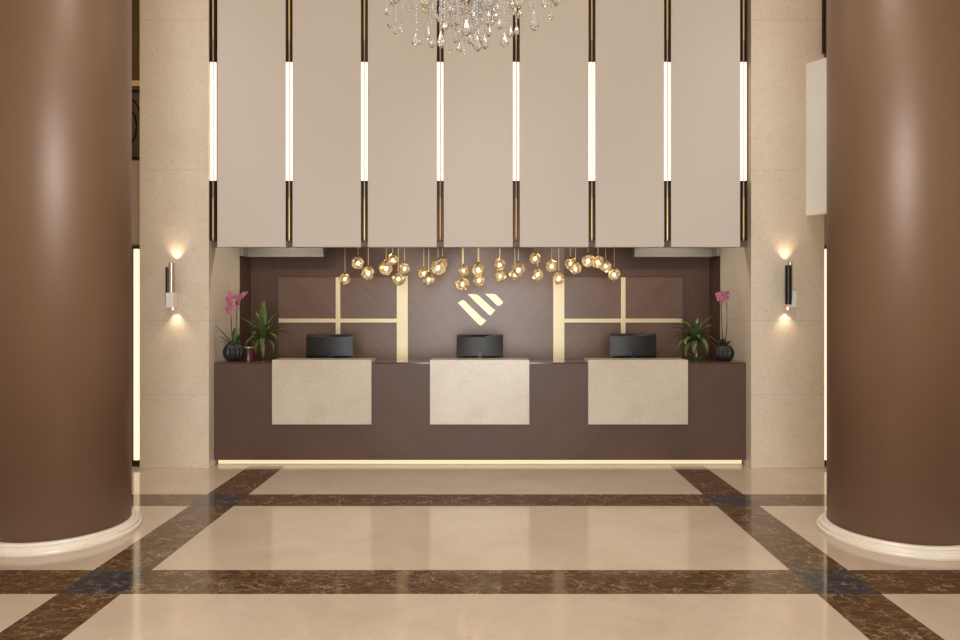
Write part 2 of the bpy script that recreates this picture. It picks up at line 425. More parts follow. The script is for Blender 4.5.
# ------------------------------------------------------------------ cream panels and light bars of the upper wall
bars = [212.8, 289.0, 364.3, 440.2, 516.2, 592.0, 667.6, 743.9]
ORD = ['first', 'second', 'third', 'fourth', 'fifth', 'sixth', 'seventh', 'eighth']
for i in range(7):
    a = bars[i] + (4.4 if i == 0 else 3.5); b = bars[i + 1] - (3.7 if i == 6 else 3.4)
    o = obj('wall_panel', B(px(a, D1), px(b, D1), D1, D1 + 0.085, ZP, ZC - 0.02, 0.005), M['panel'])
    tag(o, 'tall cream wall panel above the desk, %s of seven from the left pier' % ORD[i], 'wall panel', 'cream wall panels')
def light_bar(xp, label):
    x = px(xp, D1)
    r = root('light_bar', label, 'light', (x, D1, 0), 'vertical light bars')
    zt, z4, z3, z2, z1, zb = ZC - 0.6, pz(40, D1), pz(62, D1), pz(180.5, D1), pz(198, D1), pz(240.5, D1)
    w = 0.033
    obj('channel', B(-w, w, 0.048, 0.084, zb, zt, 0.003), M['bronze'], r)
    for za, zc in ((zb, z2), (z3, zt)):
        bm = bmesh.new()
        for sx in (-1, 1): box(bm, sx * 0.011, sx * w, 0.0, 0.048, za, zc, 0.004)
        obj('bronze_fin', bm, M['bronze'], r)
    for za, zc in ((zb + 0.03, z1), (z4, zt - 0.05)):
        obj('brass_rod', lathe(bmesh.new(), [(0.0105, za), (0.0105, zc)], 0, 0.012, 16), M['brass'], r, False)
    for za, zc in ((z1, z2), (z3, z4), (zb, zb + 0.03)):
        obj('bronze_collar', lathe(bmesh.new(), [(0.0098, za), (0.0098, zc)], 0, 0.014, 16), M['copper'], r)
    obj('lamp_tube', lathe(bmesh.new(), [(0.0152, z2), (0.0152, z3)], -0.0174, 0.014, 16), M['tube'], r, False)
    obj('lamp_tube', lathe(bmesh.new(), [(0.0122, z2), (0.0122, z3)], 0.0195, 0.014, 16), M['tube'], r, False)
for i, xp in enumerate(bars):
    light_bar(xp, 'slim vertical bronze light bar with a lit middle, %s of eight from the left pier' % ORD[i])

# white side panel standing off the right pier, with a dark bar above
t = root('side_panel', 'white panel standing out from the right pier beside the round column', 'panel', (px(806, D1), D1, 0))
bm = bmesh.new()
foot = [(0.0, -0.001), (0.257, -0.43), (0.357, -0.43), (0.10, -0.001)]
lo = [bm.verts.new((x, y, pz(215.5, D1))) for x, y in foot]; hi = [bm.verts.new((x, y, pz(64, D1))) for x, y in foot]
bm.faces.new(lo); bm.faces.new(hi[::-1])
for i in range(4): bm.faces.new((lo[i], hi[i], hi[(i + 1) % 4], lo[(i + 1) % 4]))
bmesh.ops.recalc_face_normals(bm, faces=bm.faces)
obj('board', bm, M['bright'], t)
t = root('dark_bar', 'thin dark bronze bar high on the wall above the white side panel', 'bar', (px(823, D1), D1, 0))
obj('channel', B(-0.012, 0.012, -0.03, 0.0, pz(54, D1), ZC - 0.6, 0.003), M['bronze'], t)

# ------------------------------------------------------------------ reception desk
zt, zb = pz(362.3, DD), pz(460, DD)
x0, x1 = -XN + 0.004, XN - 0.004
d = root('reception_desk', 'long dark walnut reception desk with a glowing plinth between stone piers', 'desk', ((x0 + x1) / 2, DD, 0))
ox = (x0 + x1) / 2; hw = (x1 - x0) / 2
obj('front_panel', B(-hw, hw, 0, 0.27, zb, zt - 0.018, 0.002), M['desk'], d)
obj('desk_top', B(-hw, hw, -0.001, 0.29, zt - 0.018, zt, 0.002), M['desk_top'], d)
obj('plinth', B(-hw + 0.02, hw - 0.02, 0.07, 0.25, 0, zb), M['brass_light'], d)
obj('plinth_light', B(-hw + 0.02, hw - 0.02, 0.062, 0.070, 0.004, zb - 0.002), M['toe'], d)
obj('work_surface', B(-hw + 0.03, hw - 0.03, 0.29, 0.80, 0.82, 0.86, 0.004), M['desk_top'], d)
obj('added_wall_light', B(-1.5, 1.5, 0.272, 0.286, zt - 0.05, zt - 0.024), M['wall_glow'], d)  # unseen strip added behind the desk to brighten the lower back wall
for xx in (-hw + 0.06, -0.95, 0.95, hw - 0.10): obj('support', B(xx, xx + 0.04, 0.31, 0.78, 0, 0.82), M['desk'], d)
for k, (a, b, lab) in enumerate(((272, 371.3, 'cream marble counter front on the desk nearest the left pier'), (430, 529.3, 'middle cream marble counter front below the wall logo'), (588.3, 688, 'cream marble counter front on the desk nearest the right pier'))):
    Ds = DD - 0.032
    xa, xb = px(a, Ds), px(b, Ds); xm = (xa + xb) / 2; h = (xb - xa) / 2
    zc, ze = pz(360, Ds), pz(424.5, Ds)
    prof = [(-0.0, ze), (0.031, ze), (0.031, zt + 0.0006), (0.30, zt + 0.0006), (0.30, zc), (0.0, zc)]
    bm = bmesh.new()
    A = [bm.verts.new((-h, y, z)) for y, z in prof]; Bv = [bm.verts.new((h, y, z)) for y, z in prof]
    bm.faces.new(A); bm.faces.new(Bv[::-1])
    for i in range(6): bm.faces.new((A[i], Bv[i], Bv[(i + 1) % 6], A[(i + 1) % 6]))
    bmesh.ops.recalc_face_normals(bm, faces=bm.faces)
    bmesh.ops.bevel(bm, geom=list(bm.edges), offset=0.0022, segments=2, affect='EDGES')
    o = obj('marble_counter', bm, M['slab'], None, False, (xm, Ds, 0))
    tag(o, lab, 'counter', 'marble counter fronts')

# monitors seen from behind
for a, b, y, lab in ((306, 353.3, 334.3, 'black computer monitor behind the counter nearest the left pier'), (456.6, 503.2, 334.5, 'black computer monitor behind the middle counter under the logo'), (610, 656.5, 333.5, 'black computer monitor behind the counter nearest the right pier')):
    Dm = 7.93
    xa, xb = px(a, Dm), px(b, Dm); h = (xb - xa) / 2
    r = root('computer_monitor', lab, 'monitor', ((xa + xb) / 2, Dm, 0.86), 'reception monitors')
    ztm, zbm = pz(y, Dm) - 0.86, pz(358.6, Dm) - 0.86
    bm = B(-h, h, 0.012, 0.032, zbm, ztm, 0.004); obj('bezel', bm, M['black'], r)
    bm = bmesh.new()
    segs = 12; cols = []
    for i in range(segs + 1):
        u = -1 + 2 * i / segs
        yy = -0.018 + 0.026 * abs(u) ** 2.2
        cols.append((bm.verts.new((u * h * 0.985, 0.014, zbm + 0.004)), bm.verts.new((u * h * 0.975, yy, zbm + 0.03)), bm.verts.new((u * h * 0.975, yy, ztm - 0.03)), bm.verts.new((u * h * 0.985, 0.012, ztm - 0.003))))
    for p, q in zip(cols, cols[1:]):
        for j in range(3): bm.faces.new((p[j], q[j], q[j + 1], p[j + 1]))
    bm.faces.new([c for c in cols[0]][::-1]); bm.faces.new([c for c in cols[-1]])
    bmesh.ops.recalc_face_normals(bm, faces=bm.faces)
    obj('back_shell', bm, M['mon_back'], r, False)
    obj('screen', B(-h * 0.96, h * 0.96, 0.032, 0.034, zbm + 0.02, ztm - 0.012), M['black'], r)
    obj('stand', B(-0.03, 0.03, -0.032, -0.016, 0.012, ztm * 0.62, 0.004), M['black'], r)
    obj('foot', B(-0.11, 0.11, -0.10, 0.10, 0.0, 0.014, 0.004), M['black'], r)

# ------------------------------------------------------------------ brass inlays and logo on the back wall
def inlay(xa, xb, ya, yb, lab, thick=0.02):
    X0, X1, Z0, Z1 = px(xa, DB), px(xb, DB), pz(yb, DB), pz(ya, DB)
    o = obj('brass_strip', B(X0, X1, DB - thick, DB, Z0, Z1, 0.003), M['brass_light'])
    tag(o, lab, 'wall trim', 'brass strips on the back wall')
for nm, (a, b, c, e_, f_, g) in (('left', (397, 408, 279, 397, 336, 340.5)), ('right', (553, 564.2, 564.2, 682, 620.8, 625.2))):
    inlay(a, b, 276, 376, 'wide upright pale brass strip on the walnut wall, %s of the logo' % nm, 0.032)
    inlay(c, e_, 318.6, 322.6, 'horizontal pale brass strip on the walnut wall, %s of the logo' % nm, 0.018)
    inlay(f_, g, 277.3, 370, 'thin upright pale brass strip rising behind the %s monitor' % nm, 0.024)
lg = root('wall_logo', 'pale brass logo of three slanted bars above the middle monitor', 'sign', (px(480, DB), DB, pz(309, DB)))
polys = [
    [(458.0, 303.0), (460.6, 300.8), (463.3, 300.0), (465.0, 301.2), (482.0, 317.6), (484.0, 318.9), (486.3, 320.6), (481.6, 325.4), (479.8, 325.2), (478.0, 323.9)],
    [(467.6, 294.2), (474.0, 294.1), (476.8, 294.6), (479.2, 296.0), (491.6, 307.4), (493.4, 309.0), (495.4, 309.9), (491.2, 314.9), (489.6, 315.2), (488.0, 314.0), (473.0, 299.6), (470.2, 296.4)],
    [(485.0, 293.9), (492.6, 293.8), (495.0, 294.3), (496.8, 295.4), (503.0, 301.9), (502.6, 303.2), (499.4, 305.9), (497.6, 305.8), (496.0, 304.6), (489.0, 297.6)]]
for pl in polys:
    pts = [(px(x, DB) - lg.location.x, pz(y, DB) - lg.location.z) for x, y in pl]
    obj('logo_bar', prism_xz(bmesh.new(), pts, -0.022, 0.0), M['brass_light'], lg)

# ------------------------------------------------------------------ pendants
PN = [(345.0, 278.8, 5.2, 'lowest at the left end, in front of the thin brass strip'), (358, 263, 6.1, ''), (368.3, 273, 6.2, ''), (386.2, 268, 6.6, ''), (392.8, 259.7, 4.9, ''),
      (398.3, 278.7, 6.0, ''), (404.5, 268.3, 5.6, ''), (423.8, 273.4, 5.5, ''), (428.8, 279.2, 5.6, ''), (438.0, 267.6, 7.2, ''), (442.6, 263.4, 5.2, ''), (462.4, 283.8, 6.2, ''), (463.4, 270.4, 5.2, ''),
      (478.0, 269.6, 6.4, ''), (478.9, 280.2, 6.0, ''), (499.6, 264.6, 5.8, ''), (500.1, 276.0, 5.2, ''), (518.4, 269.6, 6.8, ''), (514.9, 274.4, 5.2, ''), (535, 258.4, 5.6, ''), (537.6, 274.3, 5.6, ''),
      (551.7, 266, 5.8, ''), (558.8, 278.4, 5.8, ''), (570.4, 263.8, 5.4, ''), (575.6, 268.8, 5.6, ''), (588.0, 260.8, 6.2, ''), (598, 262, 6.0, ''), (605.7, 266.2, 5.6, ''), (614.2, 274.4, 5.9, '')]
OW = ['first', 'second', 'third', 'fourth', 'fifth', 'sixth', 'seventh', 'eighth', 'ninth', 'tenth', 'eleventh', 'twelfth', 'thirteenth', 'fourteenth', 'fifteenth', 'sixteenth', 'seventeenth', 'eighteenth', 'nineteenth', 'twentieth', 'twenty-first', 'twenty-second', 'twenty-third', 'twenty-fourth', 'twenty-fifth', 'twenty-sixth', 'twenty-seventh', 'twenty-eighth', 'twenty-ninth']
special = {0: 'gold faceted glass pendant hung low at the left end, by a thin brass strip',
           5: 'gold faceted glass pendant hanging low before the left wide brass strip',
           10: 'small gold glass pendant half hidden behind a larger one, left of the logo',
           11: 'lowest gold glass pendant of the whole row, just above the logo',
           13: 'upper gold glass pendant of the pair hanging over the middle of the logo',
           14: 'lower gold glass pendant of the pair hanging over the middle of the logo',
           19: 'highest gold glass pendant of the row, hanging above another right of the logo',
           22: 'gold faceted glass pendant hanging low before the right wide brass strip',
           28: 'gold faceted glass pendant at the right end of the row, by a thin brass strip'}
for i, (xp, yp, rp, _) in enumerate(PN):
    rnd = random.Random(100 + i)
    hidden = i in (8, 10, 14, 16, 18, 24)
    Dp = 7.92 + (0.0 if not hidden else 0.17) + rnd.uniform(-0.04, 0.04)
    if i in (8, 24): Dp = 7.74
    Z = pz(yp, Dp); X = px(xp, Dp); R = rp * Dp / F * 1.14
    lab = special.get(i, 'gold faceted glass pendant, %s from the left in the hanging row' % OW[i])
    t = root('pendant_lamp', lab, 'pendant lamp', (X, Dp, Z), 'glass pendants over the desk')
    bm = bmesh.new()
    for _k in range(15):
        a = rnd.uniform(0, 2 * PI); zz = -1 + 2 * (_k + 0.5) / 15
        rr = math.sqrt(1 - zz * zz); k2 = rnd.uniform(0.9, 1.1)
        a = _k * 2.39996 + rnd.uniform(-0.25, 0.25)
        bm.verts.new((R * rr * math.cos(a) * k2, R * rr * math.sin(a) * k2, R * zz * 1.04))
    bmesh.ops.convex_hull(bm, input=bm.verts)
    bmesh.ops.rotate(bm, verts=bm.verts, cent=(0, 0, 0), matrix=Matrix.Rotation(rnd.uniform(-0.25, 0.25), 3, 'X') @ Matrix.Rotation(rnd.uniform(0, 6), 3, 'Z'))
    loose = [v for v in bm.verts if not v.link_faces]
    bmesh.ops.delete(bm, geom=loose, context='VERTS')
    wf = bmesh.new()
    for e in bm.edges: tube(wf, [e.verts[0].co, e.verts[1].co], 0.0013, 5)
    top = max(v.co.z for v in bm.verts)
    obj('glass_shade', bm, M['amber'], t, False)
    obj('brass_edging', wf, M['gold'], t, False)
    obj('bulb', ball(bmesh.new(), (0, 0, -0.004), R * 0.24, 2, 1.3), M['bulb'], t, True)
    bm = lathe(bmesh.new(), [(0.010, R * 0.22), (0.011, top * 0.8), (0.008, top + 0.012)], seg=12)
    obj('lamp_holder', bm, M['gold'], t)
    obj('cord', tube(bmesh.new(), [(0, 0, top), (0, 0, 2.75 - Z)], 0.0028, 6), M['brass'], t)

# ------------------------------------------------------------------ wall sconces
def sconce(s):
    Dw = D1; Df = D1 - 0.09
    if s < 0:
        lab = 'black and bronze tube wall lamp with a white block on the left stone pier'
        blk, brz, wht = ((164.9, 168.9, 267, 306), (168.9, 174.4, 262.8, 293), (167.4, 175.0, 292.8, 307.6))
        cx = 171
    else:
        lab = 'black tube wall lamp with a white block on the right stone pier'
        blk, brz, wht = ((784, 790.2, 265.4, 304.6), (788.6, 793, 261.6, 300), (790.4, 796.6, 291, 307.2))
        cx = 789.5
    zc = pz(285, Df)
    t = root('wall_sconce', lab, 'wall lamp', (px(cx, Df), Dw, zc), 'pier wall lamps')
    X = lambda x: px(x, Df) - t.location.x
    Z = lambda y: pz(y, Df) - zc
    obj('wall_mount', B(*((-0.035, -0.005) if s < 0 else (-0.002, 0.012)), -0.05, 0.0, -0.05, 0.05, 0.004), M['black'], t)
    def cyl(name, q, yo, mat):
        r = abs(X(q[1]) - X(q[0])) / 2; xm = (X(q[0]) + X(q[1])) / 2
        prof = [(r * 0.8, Z(q[3])), (r, Z(q[3]) + 0.004), (r, Z(q[2]) - 0.004), (r * 0.8, Z(q[2])), (r * 0.72, Z(q[2]) - 0.02)]
        return obj(name, lathe(bmesh.new(), prof, xm, yo, 24), mat, t, False)
    cyl('black_tube', blk, -0.075 if s < 0 else -0.12, M['black'])
    cyl('bronze_tube', brz, -0.095 if s < 0 else -0.075, M['copper'])
    obj('white_block', B(X(wht[0]), X(wht[1]), -0.13 if s < 0 else -0.09, -0.03 if s < 0 else 0.0, Z(wht[3]), Z(wht[2]), 0.004), M['bright'], t)
    xl = X(172.5) if s < 0 else X(788)
    bm = lathe(bmesh.new(), [(0.010, Z(310)), (0.010, Z(307))], xl + 0.0, -0.08, 12)
    obj('lens', bm, M['led'], t)
    return t, px(173.0 if s < 0 else 788.5, Df)
LIGHTS = []
for s in (-1, 1):
    t, lx = sconce(s)
    for up in (1, -1):
        L = bpy.data.lights.new('sconce_spot', 'SPOT'); L.energy = 5.2; L.color = (1.0, 0.78, 0.52)
        L.spot_size = math.radians(92); L.spot_blend = 1.0; L.shadow_soft_size = 0.012
        o = bpy.data.objects.new('sconce_spot', L); C.objects.link(o)
        o.location = (lx, D1 - 0.05, pz(263.5 if up > 0 else 309, D1 - 0.05))
        o.rotation_euler = (PI if up > 0 else 0, 0, 0)

# ------------------------------------------------------------------ plants on the desk
def ribbed(a, z): return 1 + 0.06 * math.cos(16 * a)
def flower(parent, p, size, face, seed):
    rnd = random.Random(seed)
    bm = bmesh.new()
    fwd = Vector(face).normalized(); rt = fwd.cross(Vector((0, 0, 1))).normalized(); up = rt.cross(fwd)
    for k in range(5):
        a = PI / 2 + k * 2 * PI / 5 + rnd.uniform(-0.1, 0.1)
        L = size * (1.0 if k % 2 == 0 else 1.1); W = size * (0.42 if k in (0, 2, 3) else 0.62)
        d = rt * math.cos(a) + up * math.sin(a); sd = rt * -math.sin(a) + up * math.cos(a)
        prev = None; rows = []
        for i in range(6):
            t_ = i / 5
            w = W * math.sin(PI * (0.08 + 0.86 * t_)) ** 0.7
            c = Vector(p) + d * L * t_ + fwd * size * (0.18 * t_ - 0.28 * t_ * t_)
            rows.append([bm.verts.new(c - sd * w + fwd * 0.06 * size), bm.verts.new(c), bm.verts.new(c + sd * w + fwd * 0.06 * size)])
        for A, Bq in zip(rows, rows[1:]):
            for j in range(2): bm.faces.new((A[j], A[j + 1], Bq[j + 1], Bq[j]))
    o = obj('flower', bm, M['petal'], parent, True)
    obj('flower_lip', ball(bmesh.new(), Vector(p) + fwd * size * 0.2 - up * size * 0.15, size * 0.25, 1, 1.3), M['lip'], o, True)

def orchid(xp, lab, left):
    Dv = 7.59
    t = root('potted_orchid', lab, 'potted plant', (px(xp, Dv), Dv, zt))
    P = lambda x, y, dy=0.0: (px(x, Dv + dy) - t.location.x, dy, pz(y, Dv + dy) - zt)
    R = 0.108 if left else 0.098
    H = 0.2
    prof = []
    for i in range(17):
        a = -PI / 2 + PI * (0.10 + 0.80 * i / 16)
        prof.append((R * math.cos(a) ** 0.85, H / 2 + H / 2 * math.sin(a) / math.sin(PI * 0.4)))
    prof = [(0.0605 * R / 0.1, 0.0)] + prof[1:]
    if left:
        prof += [(R * 0.40, H + 0.006), (R * 0.36, H - 0.01)]
    else:
        prof = [(r, z * 0.9) for r, z in prof] + [(R * 0.46, H * 0.93), (R * 0.50, H * 0.98), (R * 0.62, H * 1.04), (R * 0.52, H * 1.0)]
    obj('vase', lathe(bmesh.new(), prof, seg=108, rfun=ribbed), M['vase'], t, True)
    obj('soil', lathe(bmesh.new(), [(R * 0.36, H - 0.012), (R * 0.1, H - 0.004)], seg=20), M['soil'], t)
    if left:
        stems = [[(232.5, 345), (231.6, 330), (231, 316), (230.6, 300), (229.0, 294.5)], [(235.6, 345), (236.6, 330), (236.8, 312), (236.8, 300), (238.6, 294.8), (243, 293.2), (247.4, 293.0)]]
        fl = [(229.4, 294.2, 3.2), (227.8, 299.2, 3.2), (230.2, 304.0, 3.3), (227.8, 308.5, 3.3), (229.0, 312.6, 3.0), (232.0, 296.6, 2.6), (235.6, 296.6, 3.0), (237.4, 303, 3.2), (234.8, 308, 2.6), (238.8, 299.0, 2.8), (241.8, 296.0, 2.8), (243.6, 294.0, 2.4), (246.8, 292.6, 1.7)]
        lv = [((232.5, 346), 212, 1.0, 0.29, 0.055, 0.25, 1), ((232, 346), 222, 0.75, 0.20, 0.05, 0.25, 1), ((232, 346), 215, 0.45, 0.17, 0.045, 0.1, 1), ((235, 346), 280, 1.5, 0.20, 0.075, 0.15, 1), ((236, 346), 320, 1.1, 0.17, 0.05, 0.4, 1)]
    else:
        stems = [[(722.6, 344), (721.8, 325), (721.4, 305), (721, 297)], [(725.4, 344), (727.0, 325), (726.9, 305), (725.6, 297)]]
        fl = [(718.3, 294.6, 2.8), (721.6, 293.6, 3.0), (724.8, 295.4, 3.0), (727.4, 292.8, 2.6), (719.6, 298.2, 3.0), (723.2, 298.8, 3.0), (727.0, 297.6, 2.6), (721.4, 302.0, 2.0)]
        lv = [((724, 345), 200, 0.9, 0.10, 0.06, 1.5, 1), ((724, 345), 330, 1.0, 0.11, 0.06, 1.6, 1), ((724, 345), 270, 0.9, 0.10, 0.07, 1.5, 1), ((724, 345), 90, 1.2, 0.12, 0.05, 1.2, 1), ((723, 345), 240, 1.3, 0.10, 0.05, 1.4, 1)]
    for sp in stems:
        obj('stem', tube(bmesh.new(), [P(x, y) for x, y in sp], 0.0055, 7, 0.003), M['stem'], t, True)
    for k, (x, y, s) in enumerate(fl):
        rr = random.Random(k * 3 + (1 if left else 50))
        flower(t, P(x, y, rr.uniform(-0.03, 0.02)), s * Dv / F * 0.98, (rr.uniform(-0.5, 0.5), -1, rr.uniform(-0.4, 0.2)), k + 5)
    for (bp, ang, tilt, L, W, dr, _) in lv:
        bm = bmesh.new(); leaf(bm, P(*bp), math.radians(ang), tilt, L, W, dr)
        obj('leaf', bm, M['leaf_dark'], t, True)
orchid(234, 'pink orchid with many flowers in a ribbed round black vase at the left desk end', True)
orchid(724, 'pink orchid with two bare stems in a black vase at the right desk end', False)

def dracaena(xp, lab, left):
    Dv = 7.93
    zb0 = 0.86
    t = root('dracaena_plant', lab, 'potted plant', (px(xp, Dv), Dv, zb0))
    P = lambda x, y, dy=0.0: Vector((px(x, Dv + dy) - t.location.x, dy, pz(y, Dv + dy) - zb0))
    obj('pot', lathe(bmesh.new(), [(0.06, 0), (0.082, 0.02), (0.088, 0.19), (0.078, 0.19), (0.07, 0.165)], seg=32), M['vase'], t, True)
    obj('soil', lathe(bmesh.new(), [(0.077, 0.160), (0.075, 0.175)], seg=24), M['soil'], t)
    if left:
        obj('trunk', tube(bmesh.new(), [(0.0, 0, 0.17), P(263.0, 355), P(263.6, 345), P(263.4, 338)], 0.016, 10, 0.012), M['stalk'], t, True)
        cy = 338; n = 30
    else:
        obj('trunk', tube(bmesh.new(), [(0.0, 0, 0.17), P(696.4, 355), P(696.0, 345), P(695.4, 340)], 0.016, 10, 0.012), M['stalk'], t, True)
        cy = 340; n = 34
    bm = bmesh.new(); rnd = random.Random(11 if left else 23)
    c = P(xp, cy)
    for k in range(n):
        q = k / n
        ang = k * 2.39996
        tilt = (1.35 - 1.25 * q) if left else (1.15 - 1.0 * q)
        L = rnd.uniform(0.27, 0.35) * (1.0 if q < 0.7 else 0.82)
        leaf(bm, c + Vector((0, 0, 0.07 * (1 - q) - 0.03)), ang, tilt, L, rnd.uniform(0.042, 0.058), 0.5 + 1.7 * q + rnd.uniform(-0.1, 0.3))
    if left:
        for (a, tl, L, W, dr) in ((95, 1.5, 0.43, 0.075, 0.1), (265, 1.5, 0.41, 0.08, 0.12), (182, 0.95, 0.36, 0.06, 0.5), (5, 1.0, 0.36, 0.045, 0.15), (0, 0.85, 0.38, 0.04, 1.2), (182, 0.5, 0.30, 0.05, 0.8)):
            leaf(bm, c, math.radians(a), tl, L, W, dr)
    else:
        for (a, tl, L, W, dr) in ((180, 1.0, 0.36, 0.05, 1.4), (150, 1.2, 0.32, 0.045, 0.7), (60, 1.3, 0.28, 0.04, 0.4), (0, 0.8, 0.32, 0.045, 2.0), (250, 1.3, 0.28, 0.04, 0.5)):
            leaf(bm, c, math.radians(a), tl, L, W, dr)
    obj('crown', bm, M['leaf'], t, True)
    bm = bmesh.new()
    b0 = P(269 if left else 696, 361)
    for k in range(12):
        leaf(bm, b0 + Vector((rnd.uniform(-0.01, 0.03), rnd.uniform(-0.03, 0.02), -0.03)), rnd.uniform(-0.6, 0.9) if left else k * 2.4, rnd.uniform(0.8, 1.4), rnd.uniform(0.10, 0.20), 0.035, rnd.uniform(0.2, 0.9))
    obj('base_shoots', bm, M['leaf'], t, True)
dracaena(263.3, 'green palm-like plant with an upright crown between the left orchid and the marble counter', True)
dracaena(695.2, 'green palm-like plant with drooping leaves between the right counter and the black vase', False)
# reddish pot partly seen behind the left vase
Dv = 7.86
t = root('plant_pot', 'dark red pot with a pale rim half hidden behind the left black vase', 'pot', (px(248.5, Dv), Dv, 0.86))
zz = pz(346.3, Dv) - 0.86
obj('body', lathe(bmesh.new(), [(0.055, 0), (0.07, 0.02), (0.082, zz - 0.02), (0.076, zz - 0.012)], seg=36), M['redpot'], t, True)
obj('rim', lathe(bmesh.new(), [(0.083, zz - 0.022), (0.088, zz - 0.014), (0.087, zz - 0.004), (0.078, zz), (0.07, zz - 0.012)], seg=36), M['copper'], t, True)

# ------------------------------------------------------------------ crystal chandelier
Dc = 4.6; sc = F / Dc
cxw = px(466, Dc)
zt0 = pz(0, Dc)                                  # height of the top of the frame here
ch = root('chandelier', 'gold and crystal chandelier with teardrop prisms hanging from the ceiling', 'chandelier', (cxw, Dc, zt0))
stem_prof = [(0.010, -0.04), (0.022, -0.02), (0.034, 0.0), (0.026, 0.03), (0.022, 0.06), (0.06, 0.10), (0.085, 0.15), (0.05, 0.21), (0.02, 0.26), (0.018, 0.5), (0.05, 0.56), (0.07, 0.62), (0.03, 0.70), (0.012, 0.9)]
obj('stem', lathe(bmesh.new(), stem_prof, seg=28), M['gold'], ch, True)
obj('chain', tube(bmesh.new(), [(0, 0, 0.9), (0, 0, ZC - zt0 - 0.05)], 0.010, 8), M['gold'], ch)
obj('ceiling_rose', lathe(bmesh.new(), [(0.05, ZC - zt0 - 0.10), (0.11, ZC - zt0 - 0.04), (0.12, ZC - zt0 - 0.001)], seg=28), M['gold'], ch, True)
def drop_bm(bm, c, w, h, seg=8):
    x, y, z = c
    prof = [(0.04, 1.0), (0.12, 0.86), (0.30, 0.62), (0.47, 0.38), (0.50, 0.24), (0.40, 0.10), (0.16, 0.0)]
    lathe(bm, [(r * w, z + k * h - h) for r, k in prof][::-1], x, y, seg)
    tube(bm, [(x, y, z - 0.002), (x, y, z + 0.012)], 0.0025, 5)
def bead_strand(parent, p, q, r=0.0058, sag=0.0, name='bead_strand'):
    bm = bmesh.new(); p = Vector(p); q = Vector(q)
    n = max(2, int(((q - p).length * (1 + sag)) / (r * 2.5)))
    for i in range(n + 1):
        t_ = i / n
        c = p.lerp(q, t_); c.z -= sag * 4 * t_ * (1 - t_) * (q - p).length * 0.5
        ball(bm, c, r, 1)
    return obj(name, bm, M['bead'], parent)
NA = 10
tips = []
for k in range(NA):
    a = 2 * PI * k / NA + 0.22
    r_ = 0.56
    pts = []
    for i in range(15):
        t_ = i / 14
        rr = 0.04 + (r_ - 0.04) * t_
        z = 0.47 - 0.17 * math.sin(PI * min(1, t_ * 1.25)) + 0.10 * t_ ** 3
        pts.append((rr * math.cos(a), rr * math.sin(a), z))
    obj('arm', tube(bmesh.new(), pts, 0.009, 8, 0.007), M['gold'], ch, True)
    tip = Vector(pts[-1]); tips.append(tip)
    bm = bmesh.new()
    lathe(bm, [(0.012, tip.z - 0.016), (0.03, tip.z - 0.012), (0.062, tip.z + 0.014), (0.068, tip.z + 0.022), (0.058, tip.z + 0.018), (0.012, tip.z + 0.004)], tip.x, tip.y, 16, lambda an, z: 1 + 0.06 * math.cos(8 * an))
    obj('drip_cup', bm, M['crystal'], ch)
    cn = obj('candle', lathe(bmesh.new(), [(0.014, tip.z + 0.004), (0.014, tip.z + 0.11)], tip.x, tip.y, 14), M['wax'], ch, False)
    obj('candle_bulb', ball(bmesh.new(), (tip.x, tip.y, tip.z + 0.14), 0.017, 2, 1.9), M['candle'], cn, True)
# glass cups low on the frame (seen at the picture's top edge)
for xp, yp, rr, dd in ((425, 1, 0.05, -0.15), (488, 2.5, 0.05, -0.2), (519, 2, 0.045, -0.1), (556, -1, 0.05, 0.1), (396, -3, 0.05, 0.1), (463, -4, 0.045, 0.25)):
    D = Dc + dd; c = Vector((px(xp, D) - cxw, dd, pz(yp, D) - zt0))
    bm = lathe(bmesh.new(), [(0.010, c.z - 0.03), (rr * 0.5, c.z - 0.022), (rr * 0.9, c.z), (rr, c.z + 0.03), (rr * 0.8, c.z + 0.034), (0.012, c.z - 0.008)], c.x, c.y, 16, lambda an, z: 1 + 0.07 * math.cos(8 * an))
    cu = obj('crystal_cup', bm, M['frost'], ch)
    obj('cup_finial', ball(bmesh.new(), (c.x, c.y, c.z - 0.036), 0.012, 2), M['gold'], cu, True)
    pts = [(c.x * (1 - u) , c.y * (1 - u), c.z - 0.02 + 0.22 * u ** 0.8 + 0.03 * math.sin(PI * u)) for u in [i / 10 for i in range(11)]]
    obj('scroll_arm', tube(bmesh.new(), pts, 0.007, 8), M['gold'], ch, True)
